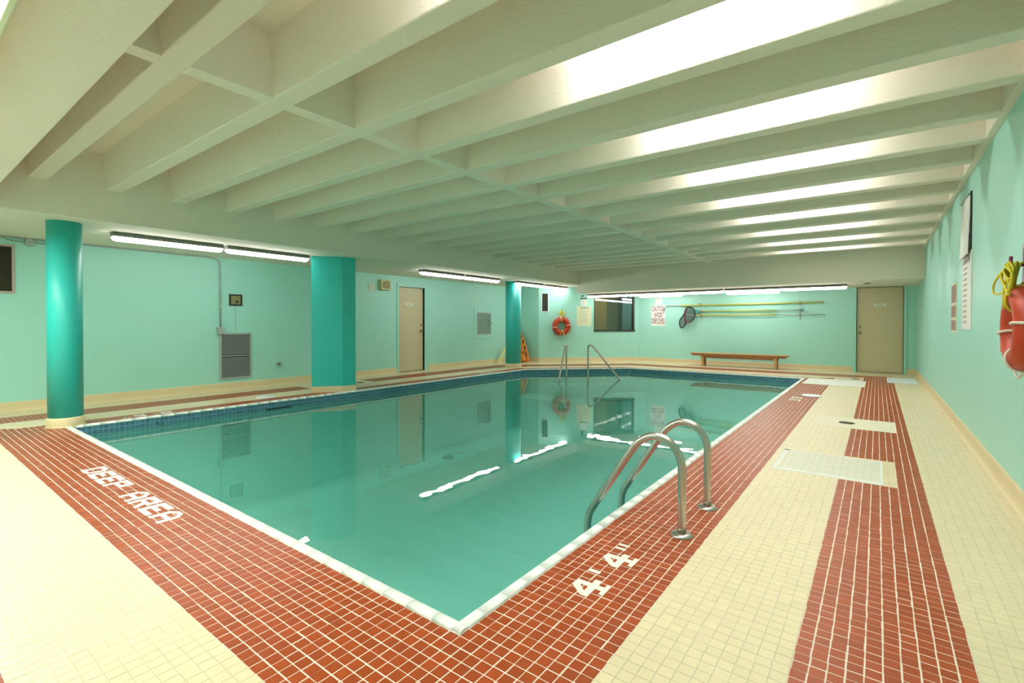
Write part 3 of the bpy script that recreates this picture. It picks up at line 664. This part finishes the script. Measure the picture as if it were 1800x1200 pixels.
k = MB().lathe([(.022, 0), (.022, .012), (.018, .030), (.008, .036)], 16); k.v = [(x, -z, y) for x, y, z in k.v]; obj('knob', k, 'black', t)

def torus_pts(R, n=48): return [(R * math.cos(a), 0, R * math.sin(a)) for a in np.linspace(0, 2 * PI, n, endpoint=False)]
def lifebuoy(label, loc, rz, R=.207, r=.083):
    t = thing('lifebuoy', label, 'lifebuoy', loc, rz)
    obj('ring', MB().tube([(x, -(r + .002), z) for x, _, z in torus_pts(R, 56)], r, 20, True), 'ring', t)
    rp = []
    for a in np.linspace(0, 2 * PI, 65)[:-1]:
        s = abs(math.sin(2 * a - .3)); rr = R + r + .008 + .042 * s ** 1.5
        rp.append((rr * math.cos(a), -(r + .002), rr * math.sin(a) - (.03 * s if math.sin(a) < 0 else 0)))
    obj('grab_rope', MB().tube(rp, .0075, 8, True), 'white_rope', t)
    for a in (.15, PI / 2 + .15, PI + .15, 1.5 * PI + .15):
        lp = [((R + (r + .006) * math.cos(b)) * math.cos(a + .02 * math.sin(3 * b)), -(r + .002) + (r + .006) * math.sin(b), (R + (r + .006) * math.cos(b)) * math.sin(a + .02 * math.sin(3 * b))) for b in np.linspace(0, 2 * PI, 24, endpoint=False)]
        obj('rope_band', MB().tube(lp, .0085, 8, True), 'white_rope', t)
    return t
p = cw(.708); lb = lifebuoy('orange-red lifebuoy hanging on the far corner wall under yellow rope', (*p, 1.12), R45)
def rope_coil(label, loc, rz, loops, rr_):
    t = thing('rope_coil', label, 'rope', loc, rz)
    obj('hook', MB().tube(spline([(0, 0, 0), (0, -.05, -.005), (0, -.095, 0), (0, -.10, .05)], 5), .009, 8), 'maroon', t)
    for pts in loops: obj('rope_loop', MB().tube(spline(pts, 8), rr_, 8), 'yellow_rope', t)
    return t
loops = []
for k in range(6):
    a = -1.0 + k * .4; w_ = .05 + .02 * (k % 3); d_ = .13 + .02 * ((k * 5) % 4)
    loops.append([(0, -.06 - .008 * k, .0), (w_ * math.sin(a) - .04, -.08 - .01 * k, -d_ * .5), (w_ * math.sin(a) * 1.3, -.08, -d_), (w_ * math.sin(a) + .04, -.08 - .01 * k, -d_ * .5), (0, -.06, .004)])
loops.append([(0, -.18, -.10), (.0, -.185, -.25), (.01, -.17, -.33)])
rope_coil('bright yellow rope bundle on a hook above the far lifebuoy', (*p, 1.60), R45, loops, .0075)
for dx in (-.05, .05):
    pts = spline([(0 + dx * .2, -.18, -.125), (dx, -.185, -.21), (dx * 1.3, -.172, -.30)], 5); obj('rope_tie', MB().tube(pts, .008, 8), 'yellow_rope', lb)

# ------------------------------------------------------------------ far wall things
t = thing('caution_sign', 'white sign reading CAUTION AVOID DEEP DIVES on the far wall', 'sign', (-5.462, YF, 1.455), 0)
obj('board', MB().box(-.222, .222, -.006, 0, -.322, .318), 'sign_white', t)
for s_, z, wd in (('CAUTION', .215, .40), ('AVOID', .02, .26), ('DEEP DIVES', -.165, .41)):
    text('lettering', s_, wd, .158, t, (0, -.0075, z), 'red_print', bold=.012)
obj('foot_strip', MB().box(-.06, .19, -.0075, -.006, -.275, -.245), 'beige_plastic', t)
printed_sheet('warning_notice', 'small white round-marked notice above the CAUTION sign', 'notice', (-5.458, YF, 1.895), 0, .20, .20, [(-.25, .25, .25, .31), (-.3, .3, .1, .14), (-.3, .3, -.06, -.02), (-.2, .2, -.25, -.2)], 'sign_white', 'print')
# poles on their wall brackets
def bar_pole(name, label, pts, r, m, parts=()):
    a = pts[0]; t = thing(name, label, 'pole', (a[0], YF, a[2]), 0)
    obj('pole', MB().tube([(x - a[0], y - YF, z - a[2]) for x, y, z in pts], r, 12), m, t)
    for nm, q, rr, mm in parts: obj(nm, MB().tube([(x - a[0], y - YF, z - a[2]) for x, y, z in q], rr, 10), mm, t)
    return t
bar_pole('rescue_pole', 'topmost yellow rescue pole with grey hooked end on the far wall', [(-4.76, 14.78, 1.745), (-3.0, 14.78, 1.752), (-1.17, 14.78, 1.76)], .022, 'pole',
         [('crook', spline([(-4.74, 14.78, 1.745), (-4.97, 14.78, 1.752), (-5.14, 14.78, 1.757), (-5.22, 14.78, 1.71), (-5.27, 14.78, 1.64), (-5.275, 14.78, 1.5)], 6), .012, 'steel'),
          ('end_cap', [(-1.17, 14.78, 1.76), (-1.105, 14.78, 1.76)], .024, 'pole_green')])
t = bar_pole('brush_pole', 'middle yellow-green pole with teal brush fitting on the far wall', [(-4.19, 14.78, 1.565), (-2.2, 14.78, 1.566)], .019, 'pole_green',
         [('inner_tube', [(-2.2, 14.78, 1.566), (-1.6, 14.78, 1.568)], .011, 'steel'), ('tip', [(-1.6, 14.78, 1.568), (-1.54, 14.78, 1.568)], .022, 'teal_plastic')])
obj('brush_fitting', MB().extrude_x([(-.095, -.05), (-.045, -.05), (-.045, .05), (-.095, .05)], -.14, -.02), 'teal_plastic', t, bevel=.012)
t = bar_pole('net_pole', 'lowest yellow pole carrying the black skimmer net', [(-4.34, 14.77, 1.452), (-2.2, 14.77, 1.455)], .019, 'pole',
         [('inner_tube', [(-2.2, 14.77, 1.455), (-1.07, 14.77, 1.438)], .010, 'steel')])
t = thing('skimmer_net', 'black leaf skimmer net with maroon rim at the left pole end', 'net', (-4.34, YF, 1.452), 0)
fr1 = [(.02, -.10, .0), (.0, -.10, .16), (-.10, -.11, .235), (-.20, -.12, .23), (-.26, -.13, .13), (-.25, -.15, -.05), (-.24, -.16, -.2), (-.12, -.13, -.20), (-.03, -.11, -.12)]
obj('frame', MB().tube(spline(fr1, 6, True), .017, 8, True), 'black', t)
fr2 = [(-.24, -.15, .10), (-.25, -.17, -.08), (-.22, -.17, -.22), (-.28, -.15, -.33), (-.37, -.13, -.37), (-.42, -.12, -.28), (-.41, -.12, -.14), (-.32, -.13, -.02)]
obj('lower_frame', MB().tube(spline(fr2, 6, True), .017, 8, True), 'black', t)
obj('rim', MB().tube(spline([(-.20, -.16, .20), (-.235, -.185, .05), (-.25, -.19, -.10), (-.21, -.19, -.22), (-.10, -.16, -.19)], 6), .018, 8), 'maroon', t)
def fan(fr, ny): 
    pts = spline(fr, 6, True); c = sum((Vector(q) for q in pts), Vector()) / len(pts); c.y += ny
    return MB().add([*pts, c], [(i, (i + 1) % len(pts), len(pts)) for i in range(len(pts))], True)
obj('net_bag', fan(fr1, .07), 'net', t); obj('net_bag', fan(fr2, .06), 'net', t)
obj('socket', MB().tube([(.03, -.08, .0), (-.05, -.10, 0), (-.22, -.14, .02)], .013, 8), 'grey_box', t)
for x, zt, zb, lb_ in ((-4.16, 1.61, 1.28, 'small metal pole bracket at the net end of the lower poles'), (-1.628, 1.625, 1.285, 'small metal pole bracket at the right end of the lower poles')):
    t = thing('pole_bracket', lb_, 'bracket', (x, YF, 1.45), 0)
    obj('strap', MB().box(-.014, .014, -.012, 0, zb - 1.45, zt - 1.45), 'grey_box', t)
    for z in (.11, -.005): obj('arm', MB().box(-.012, .012, -.10, 0, z - .032, z - .020).box(-.012, .012, -.106, -.094, z - .032, z + .02), 'dark_steel', t)
for x, lb_ in ((-4.186, 'dark clip bracket holding the top pole near its hooked end'), (-1.63, 'dark clip bracket holding the top pole near its right end')):
    t = thing('pole_bracket', lb_, 'bracket', (x, YF, 1.752), 0)
    obj('clip', MB().tube([(0, -.07 + .033 * math.cos(a), .033 * math.sin(a)) for a in np.linspace(-2.4, 2.4, 12)], .010, 8), 'dark_steel', t)
    obj('strap', MB().box(-.016, .016, -.042, 0, -.04, .055), 'dark_steel', t)
# bench
t = thing('bench', 'long varnished wooden bench against the far wall', 'bench', (-3.06, 14.40, 0), 0)
mb = MB().prism([(-1.225, .0), (-1.16, -.05), (-1.0, -.05), (1.0, -.05), (1.16, -.05), (1.225, .0), (1.225, .012), (-1.225, .012)], -.17, .17)
mb.v = [(x, z, y) for x, y, z in mb.v]; mb.f = [q[::-1] for q in mb.f]
obj('seat', mb, 'wood', t, (0, 0, .345))
for k, y in enumerate((-.115, 0, .115)): obj('seat_plank', MB().box(-1.24, 1.24, y - .054, y + .054, .352, .374), 'wood_top', t, bevel=.005)
for y in (-.15, .15): obj('apron', MB().box(-.95, .98, y - .012, y + .012, .235, .305), 'wood', t)
for x in (-.90, .94):
    for y in (-.13, .13): obj('leg', MB().box(x - .028, x + .028, y - .035, y + .035, 0, .30), 'wood_top', t, bevel=.004)
    obj('stretcher', MB().box(x - .018, x + .018, -.10, .10, .06, .13), 'wood', t)

# spineboard leaning on the return wall, yellow board behind the column
t = thing('spineboard', 'orange spineboard with straps leaning in the corner behind the far column', 'spineboard', (-8.74, 12.22, -0.028), 0)
Rm = Matrix.Rotation(math.radians(-12), 4, 'X') @ Matrix.Rotation(math.radians(-22), 4, 'Y')
def tilt(mb): mb.v = [tuple(Rm @ Vector(q)) for q in mb.v]; return mb
ol = [(-.21, .13), (.21, -.04), (.23, .22), (.22, .45), (.19, .75), (.12, 1.02), (.06, 1.10), (-.06, 1.10), (-.12, 1.02), (-.19, .75), (-.22, .45), (-.23, .25)]
mb = MB().prism(ol, -.025, .025); mb.v = [(x, -z, y) for x, y, z in mb.v]
obj('board', tilt(mb), 'orange', t, bevel=.008)
for s in (-1, 1):
    for z, hx in ((.22, .17), (.44, .17), (.66, .155), (.86, .12)):
        obj('hand_hole', tilt(MB().box(s * hx - .018, s * hx + .018, -.029, .029, z - .06, z + .06)), 'void', t)
for z, a in ((.14, .07), (.36, -.08)):
    obj('strap', tilt(MB().add([(-.22, -.034, z - .03 - a), (.215, -.034, z - .03 + a), (.215, -.034, z + .03 + a), (-.22, -.034, z + .03 - a), (-.22, -.03, z - .03 - a), (.215, -.03, z - .03 + a), (.215, -.03, z + .03 + a), (-.22, -.03, z + .03 - a)],
        [(0, 1, 2, 3), (7, 6, 5, 4), (0, 4, 5, 1), (3, 2, 6, 7), (0, 3, 7, 4), (1, 5, 6, 2)])), 'orange_dark', t)
obj('head_block', tilt(MB().box(-.10, .12, -.12, -.03, .05, .22)), 'orange', t, bevel=.02)
obj('buckle', tilt(MB().box(-.02, .03, -.13, -.118, .10, .15)), 'black', t)
t = thing('foam_board', 'pale yellow board leaning behind the far round column', 'board', (-9.07, 11.42, 0), 0)
mb = MB().prism([(-.06, .0), (.06, .0), (.36, .42), (.27, .46)], -.012, .012); mb.v = [(-z - .02, x, y) for x, y, z in mb.v]
obj('board', mb, 'yellow_foam', t, bevel=.004); obj('edge_strip', MB().box(-.034, -.006, -.05, .05, 0.0, .012), 'cove', t)

# ------------------------------------------------------------------ right wall things (local x = towards the viewer)
RW = lambda y, z: (XR, y, z)
t = thing('safety_sign', 'narrow sign with three brown-red text blocks on right wall', 'sign', RW(7.94, 1.39), -PI / 2)
obj('board', MB().box(-.24, .24, -.006, 0, -.30, .295), 'cream_paper', t)
for z0, z1 in ((.06, .27), (-.12, .02), (-.275, -.155)):
    obj('print_block', MB().box(-.21, .21, -.0075, -.006, z0, z1), 'brown_print', t)
t = thing('caution_list', 'long white pool rules board headed CAUTION on right wall', 'sign', RW(6.90, 1.535), -PI / 2)
obj('board', MB().box(-.31, .34, -.008, 0, -.40, .39), 'sign_white', t)
text('lettering', 'CAUTION', .48, .085, t, (.01, -.0092, .325), 'dark_print', bold=.012)
q = MB()
for k in range(11):
    z = .235 - k * .056; q.box(-.22, .05 + .05 * ((k * 5) % 5), -.0095, -.008, z - .014, z + .010)
obj('print_lines', q, 'pale_print', t)
t = thing('clipboard_sheets', 'crumpled white sheets hung over the CAUTION rules board', 'sheets', RW(6.95, 2.20), -PI / 2)
obj('dark_panel', MB().box(.31, .345, -.014, 0, -.30, .31), 'black', t)  # the sheet's shadow, put in as a black strip along its edge
mb = MB(); nx, nz = 9, 14; v = []
for j in range(nz):
    for i in range(nx):
        x = -.33 + .64 * i / (nx - 1); z = -.30 + .585 * j / (nz - 1); v.append((x, -.014 - .004 * math.sin(9 * x + 5 * z) - (.008 * (1 - j / nz) ** 2), z))
v += [(x, y + .006, z) for x, y, z in v]; n0 = nx * nz
fs = [(j * nx + i, j * nx + i + 1, (j + 1) * nx + i + 1, (j + 1) * nx + i) for j in range(nz - 1) for i in range(nx - 1)]
fs += [tuple(n0 + k for k in q_[::-1]) for q_ in fs]
mb.add(v, fs, True); obj('sheet', mb, 'paper', t)
obj('clip', MB().box(-.30, .30, -.025, 0, .285, .30), 'grey_box', t)
lb2 = lifebuoy('large orange-red lifebuoy on right wall cut by the picture edge', RW(4.05, 1.16), -PI / 2, .18, .068)
for z0 in (.10, .16):
    obj('rope_tie', MB().tube([(.02 + .012 * math.sin(3 * b), -.07 + .077 * math.sin(b), .18 + .077 * math.cos(b) - z0 * .1) for b in np.linspace(0, 2 * PI, 20, endpoint=False)], .008, 8, True), 'yellow_rope', lb2)
obj('wear_mark', MB().box(-.165, -.135, -.142, -.134, -.145, -.09), 'white_rope', lb2)
loops = [[(0, -.09, .0), (-.06, -.125, -.03), (-.11, -.155, -.10), (-.11, -.16, -.155), (-.06, -.15, -.175), (.04, -.13, -.165), (.12, -.12, -.14)],
         [(0, -.09, .0), (-.03, -.11, -.05), (-.02, -.12, -.12), (.05, -.115, -.165)]]
for k in range(9):
    d_ = .10 + .018 * ((k * 5) % 6); w_ = .10 + .022 * k
    loops.append([(0, -.05 - .006 * k, .004), (w_ * .55, -.06 - .011 * k, .005 - .01 * (k % 3)), (w_, -.09 - .006 * k, -d_ * .45), (w_ * .92, -.10 - .006 * k, -d_), (w_ * .6, -.11 - .005 * k, -d_ * .8), (w_ * .25, -.09 - .008 * k, -d_ * .35), (0, -.06 - .005 * k, -.002)])
loops.append([(.10, -.13, -.09), (.13, -.148, -.15), (.14, -.150, -.22), (.12, -.146, -.27)])
rope_coil('tangled yellow rope on a dark hook above the right wall lifebuoy', RW(4.18, 1.545), -PI / 2, loops, .0058)
t = thing('wall_plaque', 'navy blue plaque with pale border at the right picture edge', 'plaque', RW(4.04, 1.55), -PI / 2)
obj('board', MB().box(-.38, .38, -.012, 0, -.20, .14), 'pink_frame', t); obj('face', MB().box(-.35, .35, -.0145, -.012, -.17, .11), 'blue_sign', t)

# ------------------------------------------------------------------ deck things
def lid(label, loc, r):
    t = thing('skimmer_cover', label, 'lid', loc)
    obj('lid', MB().lathe([(r, 0), (r, .008), (r - .012, .013), (.02, .013)], 40), 'lid', t)
    obj('finger_hole', MB().lathe([(.012, .0125), (.012, .0138)], 12, (r * .6, 0)), 'print', t)
lid('round white skimmer lid on the red tiles of the right deck', (-0.862, 9.385, .001), .150)
lid('round white skimmer lid on the left deck before the angular pillar', (-7.83, 3.84, .001), .150)
def drain(label, loc, r=.075):
    t = thing('floor_drain', label, 'drain', loc)
    obj('rim', MB().lathe([(r, 0), (r, .003), (r - .008, .004)], 28), 'dark_steel', t)
    obj('grate', MB().lathe([(r - .008, .0035), (r - .012, .005), (.01, .005)], 28), 'void', t)
    for k in range(-2, 3): obj('grate_bar', MB().box(-.045, .045, k * .02 - .003, k * .02 + .003, .0045, .0068), 'dark_steel', t)
drain('round dark floor drain in the smooth cream patch', (-0.285, 7.06, .0012), .085)
drain('small floor drain near the far door', (-0.37, 12.9, .0), .075)
drain('small floor drain behind the angular pillar', (-8.30, 5.95, .0), .075)
t = thing('floor_grate', 'white slotted floor grate before the far door', 'grate', (.415, 13.02, 0))
f = MB(); f.box(-.245, .245, -.575, -.555, -.003, .012); f.box(-.245, .245, .555, .575, -.003, .012); f.box(-.245, -.225, -.555, .555, -.003, .012); f.box(.225, .245, -.555, .555, -.003, .012)
obj('frame', f, 'lid', t); obj('tray', MB().box(-.225, .225, -.555, .555, -.003, .003), 'patch_white', t)
me = MB().box(-.225, .225, -.014, .014, .002, .011).mesh('slat'); me.materials.append(M['lid'])
for k in range(26):
    o = bpy.data.objects.new('slat', me); C.objects.link(o); o.parent = t; o.location = (0, -.53 + k * .0424, 0)

# near pool ladder
t = thing('pool_ladder', 'stainless steel pool ladder standing over the right pool edge', 'ladder', (-0.865, 2.985, 0))
for y in (-.255, .255):
    pts = [(0, y, 0), (0, y, .15), (0, y, .36), (-.012, y, .435), (-.055, y, .50), (-.115, y, .532), (-.18, y, .532), (-.245, y, .495), (-.30, y, .43), (-.44, y, .21), (-.54, y, .055), (-.575, y, -.01), (-.588, y, -.08), (-.59, y, -.2), (-.59, y, -1.0)]
    obj('rail', MB().tube(spline(pts, 6), .0225, 16), 'steel', t)
    obj('escutcheon', MB().lathe([(.060, 0), (.060, .006), (.050, .016), (.030, .020)], 28, (0, y)), 'steel', t)
    obj('rust_collar', MB().lathe([(.0245, .016), (.0238, .045)], 20, (0, y)), 'dark_steel', t)
for z in (-.32, -.58, -.84): obj('step', MB().box(-.64, -.55, -.25, .25, z - .015, z + .015), 'steel', t, bevel=.006)
# handrails of the corner steps
for P, L_, zt, lb_ in (((-6.252, 10.592), (-5.957, 9.753), .665, 'left steel handrail of the far corner pool steps'), ((-5.84, 10.962), (-4.809, 10.596), .655, 'right steel handrail of the far corner pool steps')):
    t = thing('pool_handrail', lb_, 'handrail', (P[0], P[1], -.36))
    dx, dy = L_[0] - P[0], L_[1] - P[1]; f_ = lambda s, z: (dx * s, dy * s, z + .36)
    zz = lambda s: zt + .03 - (s - .10) * (zt + .115 + .03) / .90
    pts = [f_(0, -.36), f_(0, 0), f_(0, zt - .16), f_(.004, zt - .06), f_(.04, zt - .005), f_(.085, zt), f_(.14, zz(.14) - .012), f_(.2, zz(.2)), f_(.5, zz(.5)), f_(.8, zz(.8)), f_(.985, zz(.985)), f_(1.02, -.14), f_(1.03, -.20), f_(1.03, -.26)]
    obj('rail', MB().tube(spline(pts, 5), .0215, 14), 'steel', t)
    obj('flange', MB().lathe([(.05, 0), (.05, .008), (.03, .014)], 24), 'steel', t)
# small ceiling detector
t = thing('smoke_detector', 'small pale disc on the far soffit in front of the far door', 'detector', (-0.18, 13.26, ZSF))
obj('body', MB().lathe([(.05, -.03), (.06, -.012), (.06, 0)], 24), 'housing', t); obj('cover', MB().lathe([(.02, -.034), (.035, -.030)], 16), 'paper', t)
